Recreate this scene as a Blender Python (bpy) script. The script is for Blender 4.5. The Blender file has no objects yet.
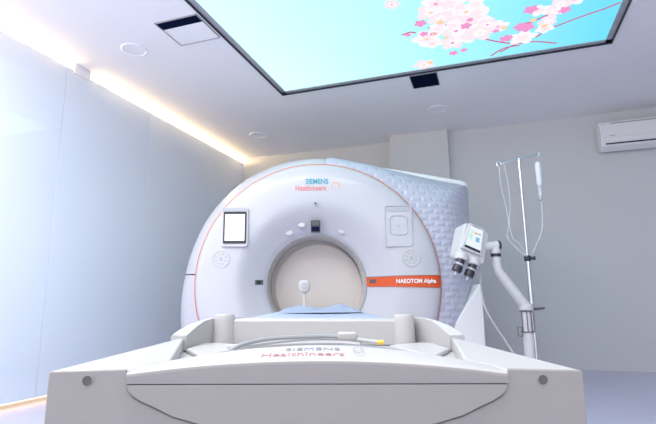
import bpy, bmesh, math, random
from mathutils import Vector, Matrix
random.seed(4)
PI = math.pi
sc = bpy.context.scene
COL = sc.collection
CEIL = 3.26
G = math.radians(19.8)          # the scanner stands turned in the room
CG, SG = math.cos(G), math.sin(G)
BACK, LEFT, RIGHT, REAR = 6.83, -3.86, 4.6, -2.6

# ------------------------------------------------------------------ materials
def mat(name, col, rough=0.5, metal=0.0, spec=0.5, bump=0.0, scale=200.0, vary=0.0, coat=0.0, trans=0.0, alpha=1.0):
    m = bpy.data.materials.new(name); m.use_nodes = True
    nt = m.node_tree; b = nt.nodes['Principled BSDF']
    b.inputs['Base Color'].default_value = (*col, 1)
    b.inputs['Roughness'].default_value = rough
    b.inputs['Metallic'].default_value = metal
    b.inputs['Specular IOR Level'].default_value = spec
    b.inputs['Coat Weight'].default_value = coat
    b.inputs['Transmission Weight'].default_value = trans
    b.inputs['Alpha'].default_value = alpha
    if bump or vary:
        tc = nt.nodes.new('ShaderNodeTexCoord')
        n = nt.nodes.new('ShaderNodeTexNoise'); n.inputs['Scale'].default_value = scale
        n.inputs['Detail'].default_value = 3
        nt.links.new(tc.outputs['Object'], n.inputs['Vector'])
        if bump:
            bp = nt.nodes.new('ShaderNodeBump'); bp.inputs['Strength'].default_value = bump
            bp.inputs['Distance'].default_value = 0.002
            nt.links.new(n.outputs['Fac'], bp.inputs['Height']); nt.links.new(bp.outputs['Normal'], b.inputs['Normal'])
        if vary:
            mx = nt.nodes.new('ShaderNodeMix'); mx.data_type = 'RGBA'
            mx.inputs[6].default_value = (*[c*(1-vary) for c in col], 1)
            mx.inputs[7].default_value = (*[min(1, c*(1+vary)) for c in col], 1)
            nt.links.new(n.outputs['Fac'], mx.inputs[0]); nt.links.new(mx.outputs[2], b.inputs['Base Color'])
    return m

def emit(name, col, s):
    m = bpy.data.materials.new(name); m.use_nodes = True
    nt = m.node_tree; nt.nodes.clear()
    e = nt.nodes.new('ShaderNodeEmission'); o = nt.nodes.new('ShaderNodeOutputMaterial')
    e.inputs['Color'].default_value = (*col, 1); e.inputs['Strength'].default_value = s
    nt.links.new(e.outputs[0], o.inputs[0])
    return m

M = {}
M['ceiling'] = mat('ceiling_paint', (.95, .945, .96), .85, bump=.1, scale=300)
M['wall'] = mat('wall_paint', (.63, .645, .66), .85, bump=.1, scale=300)
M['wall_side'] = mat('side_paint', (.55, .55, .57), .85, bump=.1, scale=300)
M['glass_wall'] = mat('back_painted_glass', (.77, .855, .965), .04, spec=.55)
M['glass_wall'].node_tree.nodes['Principled BSDF'].inputs['IOR'].default_value = 1.9
M['floor'] = mat('vinyl_floor', (.58, .57, .74), .28, vary=.04, scale=6, spec=.4)
M['white'] = mat('scanner_white', (.515, .52, .56), .32, coat=.15)
M['roof_white'] = mat('glossy_white_edge', (.82, .82, .83), .3)
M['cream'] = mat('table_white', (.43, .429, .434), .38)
M['cream_shaded'] = mat('table_white_shaded', (.27, .264, .256), .42)  # table white darkened, so the front's shade is put into its colour
M['offwhite'] = mat('off_white_plastic', (.55, .55, .565), .4)
M['orange'] = mat('orange_band', (.66, .085, .012), .4)
M['rim'] = mat('orange_rim', (.62, .20, .11), .4)
M['beige'] = mat('bore_beige', (.60, .55, .51), .55)
M['beige2'] = mat('bore_liner', (.60, .57, .545), .5)
M['grey'] = mat('grey_trim', (.36, .37, .39), .4)
M['ltgrey'] = mat('light_grey_trim', (.42, .435, .47), .4)
M['dark'] = mat('dark_plastic', (.02, .022, .035), .35)
M['navy'] = mat('dark_opening', (.006, .011, .035), 1.0, spec=0.0)
M['gap'] = mat('shadow_gap_rubber', (.10, .10, .10), .8)
M['chrome'] = mat('steel_tube', (.72, .73, .76), .22, metal=1.0)
M['wire'] = mat('dark_wire', (.12, .12, .13), .4, metal=.6)
M['blue'] = mat('blue_sheet', (.31, .37, .50), .8, bump=.3, scale=60)
M['cable'] = mat('grey_cable', (.27, .28, .30), .45)
M['cable_w'] = mat('white_cable', (.45, .45, .47), .4)
M['paddle'] = mat('paddle_grey', (.52, .50, .49), .45)
M['grey_plug'] = mat('grey_plug', (.42, .41, .41), .45)
M['yellow'] = mat('yellow_tip', (.85, .55, .08), .4)
M['clear'] = mat('clear_plastic', (.88, .90, .94), .15, trans=.45, alpha=.75)
M['fluid'] = mat('milky_bag', (.85, .87, .93), .25, trans=.2)
M['teal'] = mat('teal_letters', (.01, .36, .46), .4)
M['red_txt'] = mat('orange_red_letters', (.75, .12, .10), .4)
M['orange_txt'] = mat('orange_dots', (.90, .35, .10), .4)
M['faint_txt'] = mat('grey_letters', (.25, .26, .32), .4)
M['faint_red'] = mat('pale_red_letters', (.42, .20, .22), .4)
M['white_txt'] = mat('white_letters', (.92, .92, .92), .4)
M['screen_white'] = emit('lit_screen', (1, 1, .98), .43)
M['screen_ui'] = emit('injector_screen', (.88, .95, 1), .282)
M['ui_blue'] = emit('screen_blue', (.25, .5, .75), .3)
M['ui_green'] = emit('screen_green', (.5, .85, .80), .3)
M['led'] = emit('warm_led', (1.0, .70, .36), 12.5)
M['led_low'] = emit('warm_led_low', (1.0, .72, .42), 1.1)
M['petal'] = emit('petal_white', (1.0, .97, 1.0), .287)
M['petal_pink'] = emit('petal_pink', (1.0, .86, .93), .285)
M['magenta'] = emit('petal_magenta', (.95, .36, .70), .278)
M['branch'] = emit('branch_red', (.70, .14, .32), .265)
M['pollen'] = emit('pollen', (1.0, .72, .46), .282)

def silver_textured():
    m = mat('embossed_silver', (.50, .515, .61), .36, metal=.1, spec=.6)
    nt = m.node_tree; b = nt.nodes['Principled BSDF']
    uv = nt.nodes.new('ShaderNodeTexCoord')
    br = nt.nodes.new('ShaderNodeTexBrick')
    br.inputs['Scale'].default_value = 1.0
    br.inputs['Brick Width'].default_value = .10
    br.inputs['Row Height'].default_value = .054
    br.inputs['Mortar Size'].default_value = .03
    br.inputs['Mortar Smooth'].default_value = 1.0
    br.inputs['Color1'].default_value = (1, 1, 1, 1); br.inputs['Color2'].default_value = (1, 1, 1, 1)
    br.inputs['Mortar'].default_value = (0, 0, 0, 1)
    nt.links.new(uv.outputs['UV'], br.inputs['Vector'])
    bp = nt.nodes.new('ShaderNodeBump'); bp.inputs['Strength'].default_value = .38
    bp.inputs['Distance'].default_value = .02
    nt.links.new(br.outputs['Color'], bp.inputs['Height']); nt.links.new(bp.outputs['Normal'], b.inputs['Normal'])
    return m
M['silver'] = silver_textured()

def picture_mat():
    m = bpy.data.materials.new('backlit_sky_print'); m.use_nodes = True
    nt = m.node_tree; nt.nodes.clear()
    tc = nt.nodes.new('ShaderNodeTexCoord'); sep = nt.nodes.new('ShaderNodeSeparateXYZ')
    nz = nt.nodes.new('ShaderNodeTexNoise'); nz.inputs['Scale'].default_value = .8
    ad = nt.nodes.new('ShaderNodeMath'); ad.operation = 'MULTIPLY_ADD'
    ad.inputs[1].default_value = .5
    mr = nt.nodes.new('ShaderNodeMapRange'); mr.inputs[1].default_value = -1.75; mr.inputs[2].default_value = 1.75
    rp = nt.nodes.new('ShaderNodeValToRGB')
    e0, e1 = rp.color_ramp.elements
    e0.position = .12; e0.color = (.50, .74, .78, 1)
    e1.position = 1.0; e1.color = (.12, .49, .62, 1)
    e2 = rp.color_ramp.elements.new(.55); e2.color = (.33, .66, .72, 1)
    em = nt.nodes.new('ShaderNodeEmission'); em.inputs['Strength'].default_value = SCREEN
    o = nt.nodes.new('ShaderNodeOutputMaterial')
    L = nt.links.new
    L(tc.outputs['Object'], sep.inputs[0]); L(tc.outputs['Object'], nz.inputs['Vector'])
    L(nz.outputs['Fac'], ad.inputs[0]); L(sep.outputs[0], ad.inputs[2])
    L(ad.outputs[0], mr.inputs[0]); L(mr.outputs[0], rp.inputs[0])
    L(rp.outputs[0], em.inputs['Color']); L(em.outputs[0], o.inputs[0])
    return m
SCREEN = .465
M['picture'] = picture_mat()

# ------------------------------------------------------------------ mesh helpers
def obj(name, bm, m, parent=None, org=(0, 0, 0), smooth=False, bevel=0, seg=2, sub=0, fix=True):
    if fix: bmesh.ops.recalc_face_normals(bm, faces=bm.faces)
    me = bpy.data.meshes.new(name)
    if any(org): bmesh.ops.translate(bm, verts=bm.verts, vec=[-c for c in org])
    bm.to_mesh(me); bm.free()
    for x in (m if isinstance(m, (list, tuple)) else [m]): me.materials.append(M[x])
    o = bpy.data.objects.new(name, me); COL.objects.link(o)
    if smooth:
        for p in me.polygons: p.use_smooth = True
        me.set_sharp_from_angle(angle=math.radians(38))
    if bevel:
        b = o.modifiers.new('bevel', 'BEVEL'); b.width = bevel; b.segments = seg; b.limit_method = 'ANGLE'
        b.angle_limit = math.radians(35); b.harden_normals = False
        for p in me.polygons: p.use_smooth = True
        me.set_sharp_from_angle(angle=math.radians(38))
    if sub:
        s = o.modifiers.new('sub', 'SUBSURF'); s.levels = sub; s.render_levels = sub
    if parent: o.parent = parent
    return o

def BM(): return bmesh.new()
def face(bm, vs):
    try: return bm.faces.new(vs)
    except ValueError: return None

def box(bm, x0, x1, y0, y1, z0, z1, mtx=None):
    co = [(x, y, z) for x in (x0, x1) for y in (y0, y1) for z in (z0, z1)]
    v = [bm.verts.new(mtx @ Vector(c) if mtx else c) for c in co]
    for f in ((0,1,3,2),(4,6,7,5),(0,4,5,1),(2,3,7,6),(0,2,6,4),(1,5,7,3)): bm.faces.new([v[i] for i in f])
    return bm

def prism(bm, pts, a, b, axis='d', mtx=None):
    """extrude a polygon: axis d -> pts are (u,z), axis z -> pts are (u,d), axis u -> pts are (d,z)"""
    def P(p, t):
        c = {'d': (p[0], t, p[1]), 'z': (p[0], p[1], t), 'u': (t, p[0], p[1])}[axis]
        return mtx @ Vector(c) if mtx else c
    A = [bm.verts.new(P(p, a)) for p in pts]; B = [bm.verts.new(P(p, b)) for p in pts]
    n = len(pts)
    bm.faces.new(A); bm.faces.new(B[::-1])
    for i in range(n): bm.faces.new([A[i], B[i], B[(i+1) % n], A[(i+1) % n]])
    return bm

def loft(bm, rings, closed=True, cap=False):
    R = [[bm.verts.new(p) for p in r] for r in rings]
    n = len(R[0])
    for a, b in zip(R, R[1:]):
        for i in range(n if closed else n-1):
            j = (i+1) % n
            face(bm, [a[i], a[j], b[j], b[i]])
    if cap:
        face(bm, R[0][::-1]); face(bm, R[-1])
    return R

def tube(bm, path, r, n=8, cap=True):
    path = [Vector(p) for p in path]; rings = []
    rr = r if isinstance(r, (list, tuple)) else [r]*len(path)
    up = None
    for i, p in enumerate(path):
        t = (path[min(i+1, len(path)-1)] - path[max(i-1, 0)]).normalized()
        if up is None:
            up = Vector((0, 0, 1)) if abs(t.z) < .9 else Vector((0, 1, 0))
        s = t.cross(up).normalized(); up = s.cross(t).normalized()
        rings.append([p + rr[i]*(math.cos(k*2*PI/n)*s + math.sin(k*2*PI/n)*up) for k in range(n)])
    loft(bm, rings, True, cap)
    return bm

def spline(pts, k=8):
    pts = [Vector(p) for p in pts]; out = []
    for i in range(len(pts)-1):
        p0, p1, p2, p3 = pts[max(i-1, 0)], pts[i], pts[i+1], pts[min(i+2, len(pts)-1)]
        for s in range(k):
            t = s/k
            out.append(.5*((2*p1) + (p2-p0)*t + (2*p0-5*p1+4*p2-p3)*t*t + (3*p1-p0-3*p2+p3)*t**3))
    return out + [pts[-1]]

def cyl(bm, c, r, h, n=24, axis='z', mtx=None, r2=None):
    r2 = r if r2 is None else r2; rings = []
    for rad, t in ((r, 0), (r2, h)):
        ring = []
        for k in range(n):
            a, b = rad*math.cos(2*PI*k/n), rad*math.sin(2*PI*k/n)
            v = {'z': (a, b, t), 'd': (a, t, b), 'u': (t, a, b)}[axis]
            v = Vector(v) + Vector(c)
            ring.append(mtx @ v if mtx else v)
        rings.append(ring)
    loft(bm, rings, True, True)
    return bm

def rrect(cu, cz, w, h, r, n=6):
    pts = []
    for sx, sz, a0 in ((1, 1, 0), (-1, 1, 90), (-1, -1, 180), (1, -1, 270)):
        for k in range(n+1):
            a = math.radians(a0 + 90*k/n)
            pts.append((cu + sx*(w/2-r) + r*math.cos(a), cz + sz*(h/2-r) + r*math.sin(a)))
    return pts

def words(name, text, size, m, parent, loc, rot, align='LEFT', org=(0, 0, 0), stretch=1.0, thick=.001, bold=0):
    cu = bpy.data.curves.new(name, 'FONT'); cu.body = text; cu.size = size; cu.align_x = align
    cu.extrude = thick; cu.offset = bold; cu.resolution_u = 3
    t = bpy.data.objects.new(name, cu); COL.objects.link(t)
    bpy.context.view_layer.update()
    me = bpy.data.meshes.new_from_object(t.evaluated_get(bpy.context.evaluated_depsgraph_get()))
    bpy.data.objects.remove(t); bpy.data.curves.remove(cu)
    me.materials.clear(); me.materials.append(M[m]); me.name = name
    o = bpy.data.objects.new(name, me); COL.objects.link(o)
    o.location = Vector(loc) - Vector(org); o.rotation_euler = rot; o.scale = (stretch, 1, 1); o.parent = parent
    return o

def tag(o, label, cat, group=None):
    o['label'] = label; o['category'] = cat
    if group: o['group'] = group
    return o
def struct(o):
    o['kind'] = 'structure'; return o
def world(u, d, z): return Vector((u*CG - d*SG, u*SG + d*CG, z))
def thing(name, loc, rot=(0, 0, 0)):
    e = bpy.data.objects.new(name, None); COL.objects.link(e)
    e.empty_display_size = .1; e.location = loc; e.rotation_euler = rot
    return e

# ------------------------------------------------------------------ the room
struct(obj('floor', box(BM(), LEFT-.14, RIGHT, REAR, 6.99, -.1, 0), 'floor'))
SX0, SX1, SY0, SY1 = -2.17, 1.23, .86, 4.84      # ceiling picture
bm = BM()
for b in ((LEFT-.14, SX0, REAR, 6.99), (SX1, RIGHT, REAR, BACK), (SX0, SX1, SY1, 6.99), (SX0, SX1, REAR, SY0)):
    box(bm, *b, CEIL, CEIL+.12)
struct(obj('ceiling', bm, 'ceiling'))
bm = BM(); prism(bm, [(LEFT-.14, 6.99), (-1.1, 6.99), (-1.1, BACK), (RIGHT, BACK), (RIGHT, 7.2), (LEFT-.14, 7.2)], 0, CEIL, 'z')
struct(obj('wall_back', bm, 'wall'))
struct(obj('column_back', box(BM(), -1.29, -.455, BACK-.12, BACK+.16, 0, CEIL), 'wall'))
struct(obj('wall_right', box(BM(), RIGHT, RIGHT+.15, REAR, BACK, 0, CEIL), 'wall_side'))
wl = struct(obj('wall_left', box(BM(), LEFT-.29, LEFT-.14, REAR, 7.2, 0, CEIL), 'wall_side'))
ys = [REAR, -.95, .5, 1.95, 3.375, 4.62, 5.85, 6.986]
for a, b in zip(ys, ys[1:]):
    obj('wall_panel', box(BM(), LEFT-.03, LEFT, a+.002, b-.002, .05, CEIL-.075), 'glass_wall', wl, bevel=.0015, seg=1)
obj('panel_batten', box(BM(), LEFT-.14, LEFT-.03, REAR, 6.986, 1.4, 1.5), 'wall_side', wl)

tag(obj('led_strip', box(BM(), LEFT-.135, LEFT-.115, REAR+.1, 6.97, CEIL-.075, CEIL-.040), 'led'),
    'long warm LED strip glowing in the slot between glossy wall and ceiling', 'light strip')
tag(obj('led_strip', box(BM(), LEFT-.135, LEFT-.12, REAR+.1, 6.97, .02, .05), 'led_low'),
    'warm LED strip glowing at the foot of the glossy wall near the floor', 'light strip')
tag(obj('slot_bracket', box(BM(), LEFT-.10, LEFT+.012, 3.45, 3.66, CEIL-.105, CEIL-.0), 'ceiling', bevel=.004),
    'small white block interrupting the glowing light slot above the glossy wall', 'bracket')

# ------------------------------------------------------------------ luminous ceiling picture
scr = tag(thing('ceiling_light_panel', ((SX0+SX1)/2, (SY0+SY1)/2, CEIL)),
          'large backlit ceiling picture of pink blossoms on a bright blue sky', 'ceiling light')
so = ((SX0+SX1)/2, (SY0+SY1)/2, CEIL)
bm = BM(); box(bm, SX0+.05, SX1-.05, SY0+.05, SY1-.05, CEIL+.004, CEIL+.02)
ZP = CEIL + .003
def flat(bm, pts, z, mi):
    f = bm.faces.new([bm.verts.new((x, y, z)) for x, y in pts]); f.material_index = mi
def flower(bm, x, y, r, mi, z, a0):
    for k in range(5):
        a = a0 + k*2*PI/5; cx, cy = x + .52*r*math.cos(a), y + .52*r*math.sin(a); pts = []
        for j in range(10):
            t = 2*PI*j/10
            px, py = .56*r*math.cos(t), .42*r*math.sin(t)
            pts.append((cx + px*math.cos(a) - py*math.sin(a), cy + px*math.sin(a) + py*math.cos(a)))
        flat(bm, pts, z - .0002*k, mi)
FL = [(-0.333,3.79,.094),(-0.186,3.723,.104),(-0.261,3.909,.083),(-0.023,4.009,.146),(-0.115,3.867,.083),(-0.418,4.195,.104),
      (-0.198,4.349,.094),(-0.071,4.283,.094),(0.054,4.256,.104),(0.209,4.208,.073),(-0.512,4.693,.083),(0.026,3.798,.062),
      (-0.624,3.567,.052),(0.429,4.48,.094),(0.622,4.266,.062),(0.612,4.386,.062),(0.673,4.118,.073),(0.544,4.072,.062),
      (-.15,4.15,.10),(-.30,4.06,.07),(-.05,3.88,.10),(-.28,3.68,.09),(.02,3.62,.1),(-.12,3.5,.12),(.12,4.14,.07),(-.38,4.3,.07),(.70,4.03,.07),(.80,4.0,.07),
      (.3,3.4,.12),(.55,3.3,.1),(-.3,3.2,.1),(.1,3.1,.11),(.75,3.6,.09)]
BD = [(-0.439,3.918,.055),(-0.355,4.127,.031),(-0.433,4.099,.04),(-0.061,4.094,.05),(-0.203,4.545,.045),(-0.102,4.52,.035),
      (0.282,4.437,.06),(0.448,4.301,.075),(0.471,4.026,.06),(0.744,4.128,.05),(-0.574,4.067,.031),(0.192,4.27,.031),(0.29,4.431,.05),(.40,4.27,.06)]
BR = [[(.545,4.522),(.672,4.407),(.906,4.293),(1.058,4.239),(1.17,4.18)],[(.232,4.702),(.34,4.612),(.446,4.58),(.59,4.622),(.747,4.707)],
      [(.147,4.746),(.268,4.633),(.413,4.626)],[(.104,4.401),(.275,4.528),(.447,4.6)],[(-.629,4.065),(-.552,4.039),(-.502,4.074)],
      [(-.388,4.028),(-.298,4.01),(-.213,4.04)],[(.37,4.248),(.477,4.237),(.594,4.182),(.644,4.138)]]
for p in BR:
    q = spline([(a, b, 0) for a, b in p], 6); w = .010
    for a, b in zip(q, q[1:]):
        t = (b-a).normalized(); n = Vector((-t.y, t.x, 0))*w
        flat(bm, [((a+n).x, (a+n).y), ((a-n).x, (a-n).y), ((b-n).x, (b-n).y), ((b+n).x, (b+n).y)], ZP, 4)
for i, (x, y, r) in enumerate(FL):
    flower(bm, x, y, r*1.32, 1 if i % 2 else 2, ZP - .0015 - .0012*(i % 3), random.random()*6)
    flower(bm, x, y, r*.62, 2 if i % 2 else 1, ZP - .0055, random.random()*6)
    flat(bm, [(x + .20*r*math.cos(t*PI/4), y + .20*r*math.sin(t*PI/4)) for t in range(8)], ZP - .0068, 5 if i % 5 == 0 else (3 if i % 3 == 0 else 2))
for i, (x, y, r) in enumerate(BD):
    flower(bm, x, y, r, 3, ZP - .0075, random.random()*6)
for x, y, r in ((-.34,4.13,.03),(-.27,3.96,.035),(-.44,4.66,.03),(.50,4.20,.03),(.60,4.33,.03),(-.25,4.23,.025),(.26,4.24,.03)):
    flat(bm, [(x + r*math.cos(t*PI/4), y + r*math.sin(t*PI/4)) for t in range(8)], ZP - .0082, 5)
obj('picture', bm, ['picture', 'petal', 'petal_pink', 'magenta', 'branch', 'pollen'], scr, so, fix=False)
bm = BM()
for b in ((SX0, SX0+.05, SY0, SY1), (SX1-.05, SX1, SY0, SY1), (SX0, SX1, SY0, SY0+.05), (SX0, SX1, SY1-.05, SY1)):
    box(bm, *b, CEIL-.004, CEIL+.03)
obj('light_edge', bm, 'ltgrey', scr, so)
bm = BM(); w = .013
for b in ((SX0-w, SX0, SY0-w, SY1+w), (SX1, SX1+w, SY0-w, SY1+w), (SX0, SX1, SY0-w, SY0), (SX0, SX1, SY1, SY1+w)):
    box(bm, *b, CEIL-.02, CEIL+.01)
obj('frame', bm, 'dark', scr, so)

# ceiling hatches and round fittings
h = tag(thing('ceiling_hatch', (-2.42, 3.34, CEIL)), 'white square ceiling hatch with a dark open strip, beside the bright picture', 'hatch')
ho = (-2.42, 3.34, CEIL)
obj('opening', box(BM(), -2.634, -2.215, 3.14, 3.25, CEIL-.004, CEIL-.001), 'navy', h, ho)
obj('panel', box(BM(), -2.630, -2.22, 3.25, 3.515, CEIL-.005, CEIL-.001), 'ceiling', h, ho)
bm = BM()
for b in ((-2.636, -2.630, 3.13, 3.521), (-2.22, -2.216, 3.13, 3.521), (-2.63, -2.22, 3.515, 3.521), (-2.63, -2.22, 3.135, 3.14)): box(bm, *b, CEIL-.012, CEIL-.0005)
obj('frame', bm, 'grey', h, ho)
h = tag(thing('ceiling_hatch', (-.55, 5.06, CEIL)), 'small black open ceiling hatch next to the front edge of the picture', 'hatch')
ho = (-.55, 5.06, CEIL)
obj('opening', box(BM(), -.69, -.415, 4.915, 5.21, CEIL-.004, CEIL-.001), 'navy', h, ho)
bm = BM()
for b in ((-.70, -.69, 4.905, 5.22), (-.415, -.405, 4.905, 5.22), (-.69, -.415, 5.21, 5.22), (-.69, -.415, 4.905, 4.915)): box(bm, *b, CEIL-.007, CEIL-.0005)
obj('frame', bm, 'dark', h, ho)
for x, y, lab in ((-3.11, 3.44, 'white round ceiling fitting nearest the glowing slot bracket and square hatch'),
                  (-3.086, 6.0, 'white round ceiling fitting near the back corner above the scanner'),
                  (-.50, 5.93, 'white round ceiling fitting behind the small black hatch')):
    t = tag(thing('ceiling_downlight', (x, y, CEIL)), lab, 'ceiling fitting', 'round ceiling fittings')
    bm = BM(); loft(bm, [[(r*math.cos(k*PI/20), r*math.sin(k*PI/20), z) for k in range(40)] for r, z in ((.125, 0), (.122, -.008), (.106, -.011), (.098, -.004))])
    obj('rim', bm, 'ceiling', t, smooth=True)
    bm = BM(); cyl(bm, (0, 0, -.005), .098, .004, 32); obj('diffuser', bm, 'ceiling', t)

# ------------------------------------------------------------------ air conditioner
ac = tag(thing('air_conditioner', (2.2, BACK, 2.72)), 'white wall-mounted air conditioner high on the grey back wall', 'air conditioner')
ao = (2.2, BACK, 2.72)
prof = [(BACK, 2.735), (BACK-.10, 2.70), (BACK-.19, 2.75), (BACK-.22, 2.85), (BACK-.22, 3.03), (BACK-.19, 3.075), (BACK, 3.085)]
obj('housing', prism(BM(), prof, 1.43, 2.55, 'u'), 'roof_white', ac, ao, bevel=.012, seg=3)
obj('front_panel', box(BM(), 1.455, 2.525, BACK-.228, BACK-.218, 2.855, 3.02), 'roof_white', ac, ao, bevel=.004)
obj('louver', box(BM(), 1.465, 2.515, -.005, .005, -.026, .026, Matrix.Translation((0, BACK-.216, 2.822)) @ Matrix.Rotation(math.radians(17), 4, 'X')), 'roof_white', ac, ao, bevel=.003)
obj('outlet', box(BM(), 1.485, 2.50, -.004, .004, -.009, .009, Matrix.Translation((0, BACK-.2005, 2.778)) @ Matrix.Rotation(math.radians(17), 4, 'X')), 'dark', ac, ao)
obj('intake_slot', box(BM(), 1.56, 2.50, BACK-.2215, BACK-.205, 3.030, 3.042), 'grey', ac, ao)
obj('indicator', box(BM(), 1.53, 1.60, BACK-.2295, BACK-.225, 2.872, 2.880), 'grey', ac, ao)

# ------------------------------------------------------------------ CT scanner (local: u across, d away from the camera, z up)
D0 = 3.9
ct = tag(thing('ct_scanner', world(0, D0, 0), (0, 0, G)), 'large white ring-shaped CT scanner with orange band and silver embossed flank', 'CT scanner')
go = (0, D0, 0)
PR = [(.412, .205), (.414, .180), (.422, .162), (.47, .134), (.52, .096), (.57, .060), (.61, .033), (.65, .012), (.69, .003), (.74, 0), (.80, -.002), (.88, 0), (.94, .006), (.975, .018), (.995, .036), (1.0, .056)]
def face_w(r):
    if r <= PR[0][0]: return PR[0][1]
    for (a, wa), (b, wb) in zip(PR, PR[1:]):
        if r <= b: return wa + (wb-wa)*(r-a)/(b-a)
    return PR[-1][1]
def cz(r): return .992 + .008*min(1, max(0, (r-.41)/.4))
def cx(r): return -.020*(1-min(1, max(0, (r-.41)/.3)))
NA = 144
def circ(r, w, c=None, n=NA):
    c = cz(r) if c is None else c
    return [(cx(r) + r*math.cos(2*PI*k/n), D0+w, max(.03, c + r*math.sin(2*PI*k/n))) for k in range(n)]
bm = BM(); loft(bm, [circ(r, w) for r, w in PR] + [circ(.985, .12)])
fc = obj('front_cover', bm, 'white', ct, go, smooth=True)
# thin orange rim line round the front cover
bm = BM(); loft(bm, [circ(1.000, .050, 1.0), circ(1.0075, .052, 1.0), circ(1.0075, .064, 1.0), circ(.99, .066, 1.0)])
obj('rim_trim', bm, 'rim', ct, go, smooth=True)
# bore
bm = BM(); loft(bm, [circ(.411, .175), circ(.413, .157), circ(.419, .154), circ(.424, .158), circ(.418, .185)])
obj('bore_ring', bm, 'grey', ct, go, smooth=True)
bm = BM(); loft(bm, [circ(.4125, .17), circ(.404, .46)]); obj('bore_liner', bm, 'beige2', ct, go, smooth=True)
bm = BM(); f = bm.faces.new([bm.verts.new((.0 + .385*math.cos(2*PI*k/96), D0+.42, .975 + .385*math.sin(2*PI*k/96))) for k in range(96)])
r2 = bmesh.ops.extrude_face_region(bm, geom=[f]); bmesh.ops.translate(bm, verts=[v for v in r2['geom'] if isinstance(v, bmesh.types.BMVert)], vec=(0, .01, 0))
obj('bore_disc', bm, 'beige', ct, go)
bm = BM(); loft(bm, [circ(.42, .46, .988), circ(.02, .461, .988)]); obj('bore_back', bm, 'beige2', ct, go)

# shell behind the disc
CR = [(-.2, 2.13), (.0, 2.225), (.122, 2.237), (.539, 2.173), (1.015, 2.090), (1.42, 2.016), (1.455, 2.003), (1.468, 1.96), (1.460, 1.185), (1.445, .40), (1.44, .03)]
def c_rad(deg, drop=0):
    a = math.radians(deg); dx, dz = math.cos(a), math.sin(a)
    for (x0, z0), (x1, z1) in zip(CR, CR[1:]):
        z0 -= 1 + drop; z1 -= 1 + drop
        ex, ez = x1-x0, z1-z0
        den = dx*ez - dz*ex
        if abs(den) < 1e-9: continue
        t = (x0*ez - z0*ex)/den; s = (x0*dz - z0*dx)/den
        if t > 0 and -1e-6 <= s <= 1 + 1e-6: return t
    return 1.44
BL = [(80, 1.120), (100, 1.122), (125, 1.128), (140, 1.128), (160, 1.130), (176, 1.148), (190, 1.19), (200, 1.23), (215, 1.30), (240, 1.12)]
def b_rad(deg):
    for (a, ra), (b, rb) in zip(BL, BL[1:]):
        if a <= deg <= b: return ra + (rb-ra)*(deg-a)/(b-a)
    return BL[-1][1]
def pol(r, deg, w):
    a = math.radians(deg); return (r*math.cos(a), D0+w, max(.03, 1 + r*math.sin(a)))
def shell(a0, a1, st=2):
    bm = BM(); n = int(round((a1-a0)/st)); ang = [a0 + (a1-a0)*i/n for i in range(n+1)]
    rings = [[pol(.998, a, .062) for a in ang]]
    for t in (.08, .25, .5, .75, 1):
        e = math.sin(t*PI/2)
        rings.append([pol(1.003 + (b_rad(a)-1.003)*e, a, .066 + .234*t) for a in ang])
    rings.append([pol(min(1.12, b_rad(a)) if a > 150 else b_rad(a)+.0, a, .70) for a in ang])
    rings.append([pol(1.08, a, 1.45) for a in ang])
    loft(bm, rings, closed=False); return bm
obj('shell_cover', shell(78, 175.2), 'white', ct, go, smooth=True)
obj('lower_side_cover', shell(175.8, 236), 'white', ct, go, smooth=True)
# embossed silver flank on the other side
bm = BM(); uvl = bm.loops.layers.uv.new('UVMap')
ang = [86 - i*1.5 for i in range(int(142/1.5))]
rings = []
for i in range(19):
    t = (i/18)**1.8
    rings.append([pol(1.0 + (c_rad(a, .05) - 1.0)*(t**.36), a, .062 + .592*t) for a in ang])
loft(bm, rings, closed=False)
for f in bm.faces:
    for l in f.loops:
        x, y, z = l.vert.co; l[uvl].uv = (x + .3*(y-D0), z)
obj('embossed_flank', bm, 'silver', ct, go, smooth=True)
# roof edge above the flank, and the hull behind
top = [p for p in CR[1:8]]
low = [(x, z-.036) for x, z in top[:-1]] + [(1.44, 1.955)]
bm = BM(); pts = [(-.12, 2.150)] + top
for i, (x, z) in enumerate(pts): pts[i] = (x, z if i < len(pts)-1 else z+.02)
loft(bm, [[(x, D0+.650, z-.056), (x, D0+.646, z-.048), (x, D0+.672, z-.006), (x, D0+.69, z), (x, D0+1.4, z), (x, D0+1.4, z-.056)] for x, z in pts], True, True)
obj('roof_edge', bm, 'roof_white', ct, go, smooth=True)
side = [(1.43, 1.95), (1.425, 1.185), (1.40, .03), (.2, .03), (.2, 2.16), (.539, 2.13), (1.015, 2.05), (1.38, 1.985)]
bm = BM(); prism(bm, side, D0+.665, D0+1.5); obj('rear_hull', bm, 'white', ct, go, bevel=.01)
# white lower wing
bm = BM(); prism(bm, [(1.347, .981), (1.334, .981), (.66, .03), (1.347, .03)], D0+.085, D0+.85); obj('base_wing', bm, 'roof_white', ct, go, bevel=.008)

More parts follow.
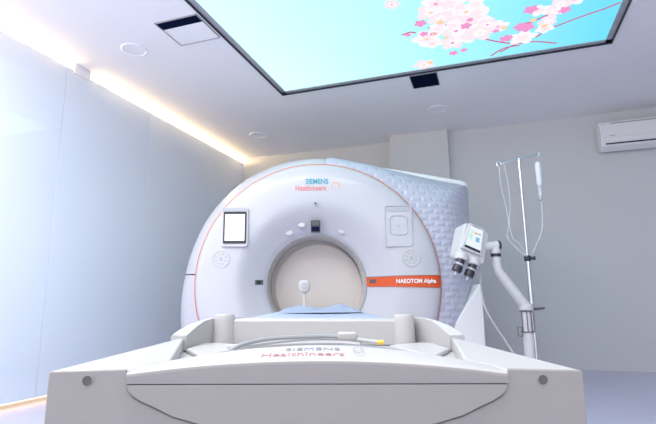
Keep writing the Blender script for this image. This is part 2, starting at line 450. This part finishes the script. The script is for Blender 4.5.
# patches that follow the face
def patch(us, zs, off, thick):
    bm = BM()
    def P(u, z, o):
        r = math.hypot(u, z-.99)
        for _ in range(3): r = math.hypot(u-cx(r), z-cz(r))
        return (u, D0 + face_w(r) - o, z)
    A = [[bm.verts.new(P(u, z0 + (z1-z0)*j/4, off)) for j in range(5)] for u, (z0, z1) in zip(us, zs)]
    B = [[bm.verts.new(P(u, z0 + (z1-z0)*j/4, off-thick)) for j in range(5)] for u, (z0, z1) in zip(us, zs)]
    n = len(us)
    for i in range(n-1):
        for j in range(4):
            face(bm, [A[i][j], A[i+1][j], A[i+1][j+1], A[i][j+1]]); face(bm, [B[i][j], B[i][j+1], B[i+1][j+1], B[i+1][j]])
        for j in (0, 4): face(bm, [A[i][j], B[i][j], B[i+1][j], A[i+1][j]])
    for i in (0, n-1):
        for j in range(4): face(bm, [A[i][j], A[i][j+1], B[i][j+1], B[i][j]])
    return bm
us = [.400 + (.996-.400)*i/48 for i in range(49)]
zs = [(.972 - .020*i/48, 1.046 + .006*i/48) for i in range(49)]
band = obj('orange_band', patch(us, zs, .008, .012), 'orange', fc, go, smooth=True)
zs2 = [(1.052 + .004*i/48, 1.062 + .006*i/48) for i in range(49)]
obj('band_ledge', patch(us, zs2, .011, .014), 'white', fc, go, smooth=True)
obj('laser_window', patch([.425, .437, .45, .462, .474], [(.998, 1.030)]*5, .012, .008), 'gap', fc, go)
obj('laser_window', patch([-.522, -.50, -.48, -.462], [(.995, 1.033)]*4, .005, .008), 'gap', fc, go)
obj('laser_slit', patch([-.507, -.495, -.480], [(1.002, 1.026)]*3, .007, .006), 'dark', fc, go)
words('model_lettering', 'NAEOTOM Alpha', .046, 'white_txt', fc, (.624, D0-.0112, .992), (PI/2, 0, 0), org=go, stretch=.93, bold=.0012)
words('brand_lettering', 'SIEMENS', .060, 'teal', fc, (-.105, D0-.003, 1.820), (PI/2, 0, 0), org=go, stretch=.86, bold=.0012)
words('brand_lettering', 'Healthineers', .066, 'red_txt', fc, (-.190, D0-.003, 1.762), (PI/2, 0, 0), org=go, stretch=.76)
bm = BM()
for k in range(9):
    a = k*2*PI/9; rr = .010 - .0007*k
    cyl(bm, (.145 + .032*math.cos(a), D0-.004, 1.800 + .032*math.sin(a)), rr*.75, .003, 10, 'd')
obj('brand_dots', bm, 'orange_txt', fc, go)
# camera dot and display block over the bore
bm = BM(); cyl(bm, (-.021, D0-.006, 1.652), .015, .008, 16, 'd'); o = obj('camera_dot', bm, 'ltgrey', fc, go)
bm = BM(); cyl(bm, (-.021, D0-.009, 1.652), .008, .004, 12, 'd'); obj('lens', bm, 'dark', o, None or (0, 0, 0)) ; o.children[0].location = Vector((0, -D0, 0))
bm = BM(); prism(bm, rrect(-.022, 1.467, .078, .098, .006), D0+.035, D0+.07); blk = obj('bore_display', bm, 'dark', fc, go)
bm = BM(); prism(bm, rrect(-.022, 1.492, .062, .036, .003), D0+.032, D0+.036); obj('display_glass', bm, 'gap', blk, go)
bm = BM(); prism(bm, rrect(-.022, 1.444, .062, .036, .003), D0+.032, D0+.036); obj('display_glass', bm, 'navy', blk, go)
# three soft round dimples in the funnel
for u, z, r, m in ((-.137, 1.487, .030, 'offwhite'), (-.245, 1.425, .030, 'white'), (.205, 1.435, .030, 'white')):
    bm = BM(); w = face_w(math.hypot(u, z-.99))
    sphere = bmesh.ops.create_uvsphere(bm, u_segments=20, v_segments=10, radius=1)
    bmesh.ops.scale(bm, verts=bm.verts, vec=(r*1.15, .012 if m == 'offwhite' else .005, r*.8)); bmesh.ops.translate(bm, verts=bm.verts, vec=(u, D0+w, z))
    obj('sensor_dome' if m == 'offwhite' else 'speaker_grille', bm, m, fc, go, smooth=True)
# control tablet on the side of the bore
bm = BM(); prism(bm, rrect(-.681, 1.457, .218, .325, .022), D0-.020, D0+.004); tb = obj('control_display', bm, 'offwhite', fc, go, bevel=.005)
bm = BM(); prism(bm, rrect(-.679, 1.452, .186, .262, .008), D0-.026, D0-.019); o = obj('screen_bezel', bm, 'dark', tb, go)
bm = BM(); prism(bm, rrect(-.679, 1.452, .160, .218, .003), D0-.0275, D0-.0255); obj('lit_screen', bm, 'screen_white', tb, go)
bm = BM(); prism(bm, rrect(-.681, 1.600, .214, .03, .010), D0-.022, D0-.002); obj('top_lip', bm, 'ltgrey', tb, go)
# recessed panel on the other side
bm = BM()
outer, inner = rrect(.660, 1.460, .232, .350, .022), rrect(.660, 1.462, .206, .320, .02)
loft(bm, [[(x, D0-.002, z) for x, z in outer], [(x, D0-.009, z) for x, z in rrect(.660, 1.46, .226, .344, .02)], [(x, D0-.009, z) for x, z in rrect(.66, 1.462, .212, .328, .02)], [(x, D0-.001, z) for x, z in inner]])
sp = obj('service_panel', bm, 'white', fc, go, smooth=True)
bm = BM(); prism(bm, inner, D0-.0025, D0+.004); obj('panel_plate', bm, 'white', sp, go)
bm = BM(); prism(bm, rrect(.660, 1.600, .20, .040, .012), D0-.006, D0+.002); obj('panel_shelf', bm, 'ltgrey', sp, go)
bm = BM()
loft(bm, [[(x, D0+y, z) for x, z in rrect(.66, 1.467, a, b, .035)] for a, b, y in ((.158, .172, -.003), (.150, .164, -.010), (.140, .154, -.010), (.132, .146, -.004))])
obj('inset_frame', bm, 'white', sp, go, smooth=True)
bm = BM(); cyl(bm, (.66, D0-.007, 1.462), .010, .006, 16, 'd'); obj('panel_knob', bm, 'ltgrey', sp, go)
# two round keypads
for u, z, lit in ((-.788, 1.197, True), (.757, 1.192, False)):
    bm = BM(); loft(bm, [[(u + r*math.cos(k*PI/24), D0+w, z + r*math.sin(k*PI/24)) for k in range(48)] for r, w in ((.074, -.001), (.071, -.006), (.064, -.006), (.060, -.002))])
    kp = obj('keypad', bm, 'white', fc, go, smooth=True)
    bm = BM(); cyl(bm, (u, D0-.003, z), .060, .005, 40, 'd'); obj('keypad_disc', bm, 'offwhite', kp, go)
    for k in range(8):
        a = k*PI/4 + PI/8
        bm = BM(); prism(bm, rrect(u + .041*math.cos(a), z + .041*math.sin(a), .016, .014, .004, 3), D0-.006, D0-.002)
        obj('key', bm, 'ltgrey', kp, go)
    bm = BM(); prism(bm, rrect(u, z, .026, .030, .006, 3), D0-.006, D0-.002); obj('key', bm, 'ltgrey', kp, go)
    if lit:
        bm = BM(); cyl(bm, (u+.006, D0-.006, z+.052), .006, .004, 12, 'd'); obj('status_lamp', bm, 'yellow', kp, go)

# ------------------------------------------------------------------ patient table
to = (0, 1.9, 0)
tb = tag(thing('patient_table', world(-.009, 1.9, 0), (0, .011, G)), 'long white CT patient table with sculpted foot end, in the foreground', 'patient table')
HW = .373
obj('base_housing', box(BM(), -HW+.004, HW-.004, .72, 3.1, .30, .712), 'cream', tb, to, bevel=.01)
obj('pedestal', box(BM(), -.25, .25, 1.0, 2.9, .04, .30), 'cream', tb, to, bevel=.02)
obj('floor_plate', box(BM(), -.33, .33, .9, 3.0, .005, .04), 'grey', tb, to, bevel=.006)
# front: an outer cover with a bowl-shaped cut-out, and the crowned centre cover set into it
GAP = [(-.2665, .750), (-.2655, .738), (-.2625, .722), (-.2545, .7125), (-.243, .706), (-.226, .699), (-.20, .687), (-.16, .676), (-.10, .669), (0, .666)]
right_gap = [(-x, z) for x, z in GAP[-2::-1]]
bowl = GAP + right_gap
holes = [(-.3185, .7345), (.3145, .7345)]
outl = [(-HW, .747)] + bowl + [(HW, .747), (HW, .30), (-HW, .30)]
bm = BM(); prism(bm, outl, .700, .7055); fr = obj('front_frame', bm, 'cream_shaded', tb, to, bevel=.0025, seg=3)
for u, z in holes:
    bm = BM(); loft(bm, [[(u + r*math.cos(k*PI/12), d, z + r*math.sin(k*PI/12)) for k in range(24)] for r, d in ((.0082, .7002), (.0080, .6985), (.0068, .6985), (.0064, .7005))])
    hl = obj('screw_hole', bm, 'cream_shaded', fr, to, smooth=True)
    bm = BM(); cyl(bm, (u, .6992, z), .0068, .002, 20, 'd'); obj('hole_plug', bm, 'gap', hl, to)
def inset(poly, k):
    c = Vector((0, .715)); out = []
    for x, z in poly: out.append((x*(1-k/.27), z + (k if z < .72 else 0)))
    return out
bwl = inset(bowl, .0022)
def za(u): return .7455 + .0175*(1-min(1, abs(u)/.262)**2)
def zb(u): return .7475 + .030*(1-min(1, abs(u)/.262)**1.8)
SEAM = .7305
low = [p for p in bwl if p[1] < SEAM]
xl = -.2625
bm = BM(); prism(bm, [(xl, SEAM-.0006)] + low + [(-xl, SEAM-.0006)], .693, .74); obj('front_cover', bm, 'cream_shaded', tb, to, bevel=.0012, seg=2)
obj('gap_liner', box(BM(), -.268, .268, .716, .73, .655, .736), 'gap', tb, to)
# crowned lid: front edge, sloping top, back edge
bm = BM(); secs = []
for i in range(49):
    u = -.2635 + .527*i/48
    a, b = za(u), max(zb(u), za(u)+.0005)
    secs.append([(u, .780, .7125), (u, .693, SEAM+.0008), (u, .6929, SEAM+.0016), (u, .692, a-.0065), (u, .692, a-.0055), (u, .6928, a-.002), (u, .695, a), (u, .70, a+(b-a)*.14), (u, .72, a+(b-a)*.60), (u, .745, b-.0003), (u, .752, b), (u, .760, b-.0012), (u, .766, b-.005), (u, .772, .7125)])
loft(bm, secs, closed=True, cap=True)
bmesh.ops.recalc_face_normals(bm, faces=bm.faces)
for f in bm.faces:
    if f.normal.y < -.93 and f.calc_center_median().y < .70: f.material_index = 1  # upright front of the lid gets the darkened white as painted shade
lid = obj('crowned_lid', bm, ['cream', 'cream_shaded'], tb, to, smooth=True)
# side decks beside the recess
for s in (-1, 1):
    P = [(s*HW, .7055), (s*.2645, .7055), (s*.2645, .775), (s*.245, .83), (s*.357, 1.31), (s*.357, 1.5), (s*HW, 1.5)]
    bm = BM(); prism(bm, P, .706, .747, 'z'); obj('side_deck', bm, 'cream', tb, to, bevel=.004, seg=3)
    # sculpted rail rising to the table top
    S = [(1.325, .393, .352, .756, .755), (1.36, .389, .350, .765, .763), (1.41, .374, .345, .779, .776), (1.46, .351, .337, .790, .788), (1.50, .330, .322, .796, .794), (1.56, .305, .28, .797, .795), (1.62, .285, .25, .796, .794)]
    bm = BM(); loft(bm, [[(s*o, d, .716), (s*o, d, a-.004), (s*(o-.003), d, a), (s*i, d, b), (s*i, d, .716)] for d, o, i, a, b in S], True, True)
    obj('side_rail', bm, 'cream', tb, to, smooth=True)
    c = -.289 if s < 0 else .262
    bm = BM(); loft(bm, [[(c + r*math.cos(k*PI/16), 1.515 + r*math.sin(k*PI/16), z) for k in range(32)] for r, z in ((.035, .712), (.032, .79), (.031, .801), (.0285, .806), (.01, .807))], True, True)
    obj('corner_post', bm, 'cream', tb, to, smooth=True)
    obj('recess_ledge', prism(BM(), [(s*.345, 1.30), (s*.26, 1.12), (s*.20, 1.40), (s*.30, 1.49), (s*.34, 1.49)], .712, .724, 'z'), 'cream', tb, to, bevel=.004)
bm = BM(); prism(bm, [(-.305, .712), (.29, .712), (.29, .78), (.265, .791), (-.265, .791), (-.305, .78)], 1.505, 1.66)
obj('foot_wall', bm, 'cream', tb, to, bevel=.006)
bm = BM(); prism(bm, [(-.262, .72), (.262, .72), (.262, .780), (.25, .787), (.15, .782), (0, .780), (-.15, .782), (-.25, .787), (-.262, .780)], 1.66, 4.20)
obj('table_top', bm, 'blue', tb, to, bevel=.003)
# lettering on the sloping lid
def lid_z(u, d):
    a, b = za(u), max(zb(u), za(u)+.0005)
    P = [(.695, a), (.70, a+(b-a)*.14), (.72, a+(b-a)*.60), (.745, b-.0003), (.76, b)]
    for (d0, z0), (d1, z1) in zip(P, P[1:]):
        if d <= d1: return z0 + (z1-z0)*(d-d0)/(d1-d0)
    return b
def lid_words(text, size, m, u0, d0, stretch):
    o = words('brand_lettering', text, size, m, lid, (0, 0, 0), (0, 0, 0), thick=.0002)
    for v in o.data.vertices:
        u, d = u0 + v.co.x*stretch, d0 + v.co.y
        v.co = (u - to[0], d - to[1], lid_z(u, d) + .0005 + v.co.z)
lid_words('SIEMENS', .0165, 'faint_txt', -.049, .7235, 1.32)
lid_words('Healthineers', .0175, 'faint_red', -.083, .7050, 1.34)
slope = math.atan2(.014, .05)
bm = BM()
for k in range(8):
    a = k*PI/4; cyl(bm, (.057 + .007*math.cos(a),   .717 + .009*math.sin(a), .7732 + .009*math.sin(a)*math.tan(slope)), .0017, .0006, 8, 'z')
obj('brand_dots', bm, 'faint_red', lid, to)

# crumpled sheet at the head end of the table
bm = BM(); NX, NY = 44, 30; grid = []
lob = [(-.14, 3.2, .11, .3, .026), (.13, 3.25, .085, .28, .040), (-.05, 3.35, .10, .2, .018), (.24, 3.15, .07, .3, .012), (-.27, 3.1, .08, .3, .010)]
for layer in (0, 1):
    g = []
    for j in range(NY+1):
        for i in range(NX+1):
            u = -.255 + .51*i/NX; d = 2.72 + .85*j/NY
            z = .7885 + sum(h*math.exp(-((u-a)/sx)**2 - ((d-b)/sy)**2) for a, b, sx, sy, h in lob)
            z += .003*math.sin(23*u + 9*d) + .002*math.sin(41*u - 17*d)
            k = min(1, max(0, min((d-2.72)/.28, (3.57-d)/.1, (u+.255)/.05, (.255-u)/.05))); z = .7885 + max(0, z-.7885)*k*k*(3-2*k)
            g.append(bm.verts.new((u, d, z if layer else .7872)))
    grid.append(g)
for L, g in enumerate(grid):
    for j in range(NY):
        for i in range(NX):
            a = j*(NX+1) + i; q = [g[a], g[a+1], g[a+NX+2], g[a+NX+1]]
            bm.faces.new(q)
def edge_ids():
    ids = [i for i in range(NX+1)] + [j*(NX+1)+NX for j in range(1, NY+1)] + [NY*(NX+1)+i for i in range(NX-1, -1, -1)] + [j*(NX+1) for j in range(NY-1, 0, -1)]
    return ids
e = edge_ids()
for a, b in zip(e, e[1:] + e[:1]): bm.faces.new([grid[0][a], grid[0][b], grid[1][b], grid[1][a]])
so2 = (0, 3.1, .787)
sh = obj('bed_sheet', bm, 'blue', None, so2, smooth=True)
sh.location = world(*so2); sh.rotation_euler = (0, 0, G)
tag(sh, 'pale blue rumpled sheet lying on the table before the scanner bore', 'sheet')

# paddle standing on the table in front of the bore
po = (-.108, 3.62, .786)
pd = tag(thing('positioning_paddle', world(*po), (0, 0, G)), 'small off-white rounded paddle on a thin stem standing before the bore', 'paddle')
obj('stem', box(BM(), -.118, -.096, 3.61, 3.63, .786, .94), 'paddle', pd, po, bevel=.004)
bm = BM(); prism(bm, rrect(-.106, .964, .080, .092, .030), 3.592, 3.648); obj('paddle_head', bm, 'paddle', pd, po, bevel=.012, seg=3)
bm = BM(); prism(bm, rrect(-.106, .966, .040, .048, .012), 3.587, 3.594); obj('head_inset', bm, 'ltgrey', pd, po, bevel=.002)
obj('foot', box(BM(), -.15, -.066, 3.58, 3.66, .786, .794), 'beige', pd, po, bevel=.002)

# cables lying in the recess of the table
def cable(label, paths, parts, name='cable'):
    org = (paths[0][0][0][0], paths[0][0][0][1], .713)
    bm = BM()
    for pts, r in paths: tube(bm, spline(pts, 7), r, 8)
    o = obj(name, bm, parts[0], None, org, smooth=True)
    o.location = world(*org); o.rotation_euler = (0, 0, G); tag(o, label, 'cable', 'cables in the table recess')
    return o, org
c1, o1 = cable('grey cable with a square connector lying in the table recess',
               [([(-.245, 1.14, .723), (-.215, 1.15, .729), (-.18, 1.17, .746), (-.12, 1.19, .757), (-.04, 1.2, .760), (.02, 1.2, .761), (.05, 1.19, .760)], .0050)], ['cable'])
obj('connector', box(BM(), .045, .092, 1.175, 1.205, .752, .771), 'grey_plug', c1, o1, bevel=.005)
c2, o2 = cable('light grey lead with a yellow tip lying in the table recess',
               [([(-.19, 1.21, .740), (-.05, 1.24, .752), (.05, 1.245, .752), (.10, 1.235, .748), (.148, 1.225, .743)], .0055)], ['cable_w'])
obj('yellow_tip', cyl(BM(), (.143, 1.225, .743), .0058, .018, 12, 'u'), 'yellow', c2, o2, bevel=.002)
c2['label'] = c2['label']
cable('thin dark grey cable looping over the recess edge of the table',
      [([(-.26, 1.10, .725), (-.21, 1.11, .733), (-.14, 1.12, .738), (-.03, 1.12, .742), (.06, 1.12, .742), (.13, 1.12, .739), (.18, 1.1, .733), (.215, 1.06, .720)], .0042)], ['cable'])
cable('pale thick hose curving along the back of the table recess',
      [([(-.24, 1.30, .728), (-.16, 1.32, .732), (-.05, 1.33, .735), (.05, 1.33, .735), (.11, 1.31, .732)], .0075)], ['cable_w'])

# ------------------------------------------------------------------ contrast injector on its column
jo = (1.45, 3.4, 0)
ij = tag(thing('contrast_injector', world(*jo), (0, 0, G)), 'white dual-syringe contrast injector on a bent arm beside the scanner', 'injector')
obj('column', cyl(BM(), (1.45, 3.4, .10), .036, .69, 24), 'offwhite', ij, jo, smooth=True)
obj('column_cap', cyl(BM(), (1.45, 3.4, .775), .046, .045, 24), 'offwhite', ij, jo, smooth=True, bevel=.006)
bm = BM()
for k in range(5):
    a = k*2*PI/5 + .3
    tube(bm, [(1.45, 3.4, .11), (1.45 + .2*math.cos(a), 3.4 + .2*math.sin(a), .085)], [.035, .02], 8)
obj('wheeled_base', bm, 'offwhite', ij, jo, smooth=True)
for k in range(5):
    a = k*2*PI/5 + .3
    bm = BM(); cyl(bm, (1.45 + .2*math.cos(a) - .012, 3.4 + .2*math.sin(a), .036), .035, .024, 16, 'u'); obj('caster', bm, 'dark', ij, jo, smooth=True)
obj('arm', tube(BM(), [(1.268, 3.4, 1.155), (1.268, 3.4, 1.09), (1.275, 3.4, 1.055), (1.295, 3.4, 1.02), (1.45, 3.4, .80)], [.030, .031, .033, .035, .037], 16), 'offwhite', ij, jo, smooth=True)
obj('arm_collar', cyl(BM(), (1.266, 3.4, 1.152), .036, .022, 24), 'dark', ij, jo, smooth=True)
obj('arm_joint', cyl(BM(), (1.266, 3.4, 1.17), .034, .06, 20), 'offwhite', ij, jo, smooth=True)
jb = obj('joint_tube', tube(BM(), [(1.17, 3.4, 1.222), (1.285, 3.4, 1.232)], .034, 18), 'offwhite', ij, jo, smooth=True)
obj('joint_end', tube(BM(), [(1.284, 3.4, 1.232), (1.300, 3.4, 1.233)], .0355, 18), 'dark', jb, jo)
obj('joint_end', tube(BM(), [(1.168, 3.4, 1.222), (1.182, 3.4, 1.223)], .037, 18), 'dark', jb, jo)
# injector head: tilted towards the table
T = Matrix.Translation((1.072, 3.38, 1.246)) @ Matrix.Scale(1.02, 4) @ Matrix.Rotation(math.radians(21), 4, 'Y') @ Matrix.Rotation(math.radians(14), 4, 'Z') @ Matrix.Rotation(math.radians(-14), 4, 'X')
bm = BM(); prism(bm, rrect(.016, -.004, .205, .255, .03), -.045, .085, mtx=T); hd = obj('injector_head', bm, 'offwhite', ij, jo, bevel=.016, seg=4)
bm = BM(); prism(bm, [(-.088, -.085), (.074, -.085), (.064, .120), (-.056, .120)], -.066, -.040, mtx=T); obj('display_hood', bm, 'offwhite', hd, jo, bevel=.006)
bm = BM(); prism(bm, [(-.066, -.050), (.056, -.050), (.050, .098), (-.048, .098)], -.0685, -.065, mtx=T); sc_ = obj('display', bm, 'screen_ui', hd, jo)
bm = BM(); prism(bm, [(-.066, -.070), (.054, -.070), (.054, -.054), (-.066, -.054)], -.0695, -.065, mtx=T); obj('display_bar', bm, 'dark', hd, jo)
for (x, z, w, h2, m) in ((-.03, .06, .02, .02, 'ui_green'), (.0, .058, .022, .012, 'orange_txt'), (.028, .06, .018, .012, 'ui_blue'), (-.035, .02, .025, .04, 'ui_green'), (.02, .015, .03, .035, 'ui_blue')):
    bm = BM(); box(bm, x-w/2, x+w/2, -.0700, -.068, z-h2/2, z+h2/2, T); obj('display_tile', bm, m, hd, jo)
for z in (-.01, .025, .05):
    pass
bm = BM(); prism(bm, [(-.035, .104), (.03, .104), (.028, .112), (-.03, .112)], -.0690, -.062, mtx=T); obj('top_buttons', bm, 'grey', hd, jo)
for x in (-.050, .046):
    bm = BM(); cyl(bm, (x, -.015, -.155), .047, .05, 24, 'z', T); nz = obj('syringe_mount', bm, 'offwhite', hd, jo, bevel=.006)
    T2 = T @ Matrix.Translation((x, -.020, -.155)) @ Matrix.Rotation(math.radians(14), 4, 'X') @ Matrix.Rotation(math.radians(6), 4, 'Y')
    bm = BM(); cyl(bm, (0, 0, -.070), .028, .11, 20, 'z', T2); obj('syringe_barrel', bm, 'dark', nz, jo, smooth=True)
    bm = BM(); cyl(bm, (0, 0, -.083), .034, .042, 20, 'z', T2); obj('syringe_collar', bm, 'dark', nz, jo, bevel=.004)
    bm = BM(); cyl(bm, (0, 0, -.036), .0292, .014, 20, 'z', T2); obj('syringe_scale', bm, 'ltgrey', nz, jo, smooth=True)
    bm = BM(); cyl(bm, (0, 0, -.110), .006, .03, 10, 'z', T2, r2=.013); obj('syringe_tip', bm, 'clear', nz, jo, smooth=True)
obj('power_cable', tube(BM(), spline([(1.15, 3.42, 1.13), (1.155, 3.42, 1.05), (1.15, 3.42, .92), (1.165, 3.41, .80), (1.22, 3.4, .68), (1.30, 3.4, .55), (1.40, 3.38, .35), (1.44, 3.365, .14)], 8), .007, 8), 'cable_w', ij, jo, smooth=True)
# wire basket on the column
bm = BM()
for z in (.63, .77):
    tube(bm, [(1.45 + .043*math.cos(k*PI/10), 3.4 + .043*math.sin(k*PI/10), z) for k in range(21)], .0035, 6)
for a in (200, 250, 290, 340):
    x, y = 1.45 + .043*math.cos(math.radians(a)), 3.4 + .043*math.sin(math.radians(a)); tube(bm, [(x, y, .63), (x, y, .77)], .003, 6)
q = [(1.405, 3.385, .60), (1.365, 3.36, .605), (1.365, 3.36, .665), (1.405, 3.385, .66), (1.405, 3.385, .60)]
tube(bm, q, .0035, 6); tube(bm, [(1.405, 3.385, .63), (1.42, 3.38, .63)], .0035, 6)
obj('wire_holder', bm, 'wire', ij, jo)

# ------------------------------------------------------------------ IV pole
vo = (1.69, 3.85, 0)
iv = tag(thing('iv_pole', world(*vo), (0, 0, G)), 'slim steel IV pole with hooked crossbar, behind the injector', 'IV pole')
U, DD = 1.69, 3.85
obj('upper_tube', cyl(BM(), (U, DD, 1.15), .0105, .865, 14), 'chrome', iv, vo, smooth=True)
obj('lower_tube', cyl(BM(), (U, DD, .08), .015, 1.10, 16), 'chrome', iv, vo, smooth=True)
obj('height_clamp', cyl(BM(), (U, DD, 1.155), .026, .045, 18), 'dark', iv, vo, bevel=.004)
obj('clamp_knob', tube(BM(), [(U+.02, DD-.01, 1.178), (U+.055, DD-.02, 1.178)], [.011, .016], 12), 'dark', iv, vo, smooth=True)
obj('side_clamp', tube(BM(), [(U+.012, DD, .775), (U+.10, DD, .782)], [.012, .009], 10), 'wire', iv, vo, smooth=True)
bm = BM()
tube(bm, spline([(U-.175, DD, 1.945), (U-.19, DD, 1.955), (U-.185, DD, 1.985), (U-.160, DD, 1.982), (U-.15, DD, 1.965), (U-.13, DD, 1.975), (U, DD, 2.012), (U+.13, DD, 2.046), (U+.155, DD, 2.052), (U+.175, DD, 2.065), (U+.165, DD, 2.025), (U+.15, DD, 2.03)], 6), .0065, 8)
obj('hook_bar', bm, 'chrome', iv, vo, smooth=True)
for k in range(5):
    a = k*2*PI/5 + .7
    bm = BM(); tube(bm, [(U, DD, .10), (U + .24*math.cos(a), DD + .24*math.sin(a), .06)], [.016, .012], 10); lg = obj('leg', bm, 'chrome', iv, vo, smooth=True)
    bm = BM(); cyl(bm, (U + .24*math.cos(a) - .01, DD + .24*math.sin(a), .026), .026, .02, 14, 'u'); obj('caster', bm, 'dark', lg, vo, smooth=True)

bo = (U+.16, DD, 1.65)
bt = tag(thing('infusion_bottle', world(*bo), (0, 0, G)), 'clear slim infusion bottle hanging from the higher hook of the IV pole', 'infusion bottle')
def lathe(c, prof, n=18):
    bm = BM(); loft(bm, [[(c[0] + r*math.cos(2*PI*k/n), c[1] + r*math.sin(2*PI*k/n), z) for k in range(n)] for r, z in prof], True, True); return bm
obj('bottle_body', lathe((U+.155, DD), [(.012, 1.985), (.021, 1.975), (.024, 1.95), (.022, 1.86), (.024, 1.83), (.022, 1.79), (.012, 1.775)]), 'fluid', bt, bo, smooth=True)
obj('drip_chamber', lathe((U+.153, DD), [(.010, 1.775), (.014, 1.76), (.015, 1.70), (.010, 1.69)]), 'clear', bt, bo, smooth=True)
obj('flow_valve', lathe((U+.152, DD), [(.010, 1.69), (.016, 1.685), (.016, 1.66), (.009, 1.655)]), 'ltgrey', bt, bo, smooth=True)
obj('hanger', tube(BM(), [(U+.157, DD, 2.022), (U+.15, DD, 2.0), (U+.155, DD, 1.98)], .003, 6), 'cable_w', bt, bo, smooth=True)
obj('outlet_tube', tube(BM(), spline([(U+.152, DD, 1.66), (U+.155, DD, 1.55), (U+.13, DD-.01, 1.40), (U+.06, DD-.03, 1.27), (U+.025, DD-.028, 1.20)], 8), .0035, 8), 'clear', bt, bo, smooth=True)
xo = (U-.18, DD, 1.2)
bm = BM()
tube(bm, spline([(U-.172, DD, 1.958), (U-.175, DD-.01, 1.80), (U-.150, DD-.01, 1.62), (U-.135, DD-.01, 1.46), (U-.155, DD-.01, 1.36), (U-.11, DD-.02, 1.28), (U-.02, DD-.03, 1.19)], 8), .0023, 8)
tube(bm, spline([(U-.135, DD, 1.985), (U-.115, DD-.012, 1.80), (U-.11, DD-.012, 1.62), (U-.13, DD-.012, 1.48), (U-.115, DD-.02, 1.34), (U-.075, DD-.02, 1.31), (U-.02, DD-.03, 1.205)], 8), .0023, 8)
o = obj('infusion_line', bm, 'fluid', None, xo, smooth=True); o.location = world(*xo); o.rotation_euler = (0, 0, G)
tag(o, 'looped clear infusion tubing hanging from the lower hook of the IV pole', 'tubing')

# ------------------------------------------------------------------ light, camera, view
w = bpy.data.worlds.new('World'); sc.world = w; w.use_nodes = True
bg = w.node_tree.nodes['Background']; bg.inputs['Color'].default_value = (.97, .955, .985, 1); bg.inputs['Strength'].default_value = .55

FILL = .22
for lx, ly, e in ((-2.5, 1.5, 72), (2.6, 2.0, 12), (-1.5, .44, 60), (-.6, .44, 46), (.4, .44, 36)):  # added fill lights under the ceiling, out of view, no fittings
    ld = bpy.data.lights.new('fill_light', 'AREA'); ld.shape = 'RECTANGLE'; ld.size = .6; ld.size_y = 1.2; ld.energy = e*FILL; ld.color = (1.0, .96, .965)
    lo = bpy.data.objects.new('fill_light', ld); COL.objects.link(lo); lo.location = (lx, ly, CEIL - .01)

cam = bpy.data.cameras.new('Camera'); cam.sensor_width = 36; cam.lens = 480/656*36; cam.clip_start = .02
co = bpy.data.objects.new('Camera', cam); COL.objects.link(co)
yaw, pitch, roll = math.radians(18.6), math.atan(91/480), math.radians(.6)
fw = Vector((-math.sin(yaw)*math.cos(pitch), math.cos(yaw)*math.cos(pitch), math.sin(pitch)))
r = Vector((math.cos(yaw), math.sin(yaw), 0)); u = r.cross(fw)
r2 = math.cos(roll)*r - math.sin(roll)*u; u2 = math.sin(roll)*r + math.cos(roll)*u
mw = Matrix((r2, u2, -fw)).transposed().to_4x4(); mw.translation = (0, 0, .84)
co.matrix_world = mw
sc.camera = co
vs = sc.view_settings
vs.view_transform = 'Standard'; vs.look = 'None'; vs.gamma = 1; vs.use_curve_mapping = False
vs.exposure = 1.80
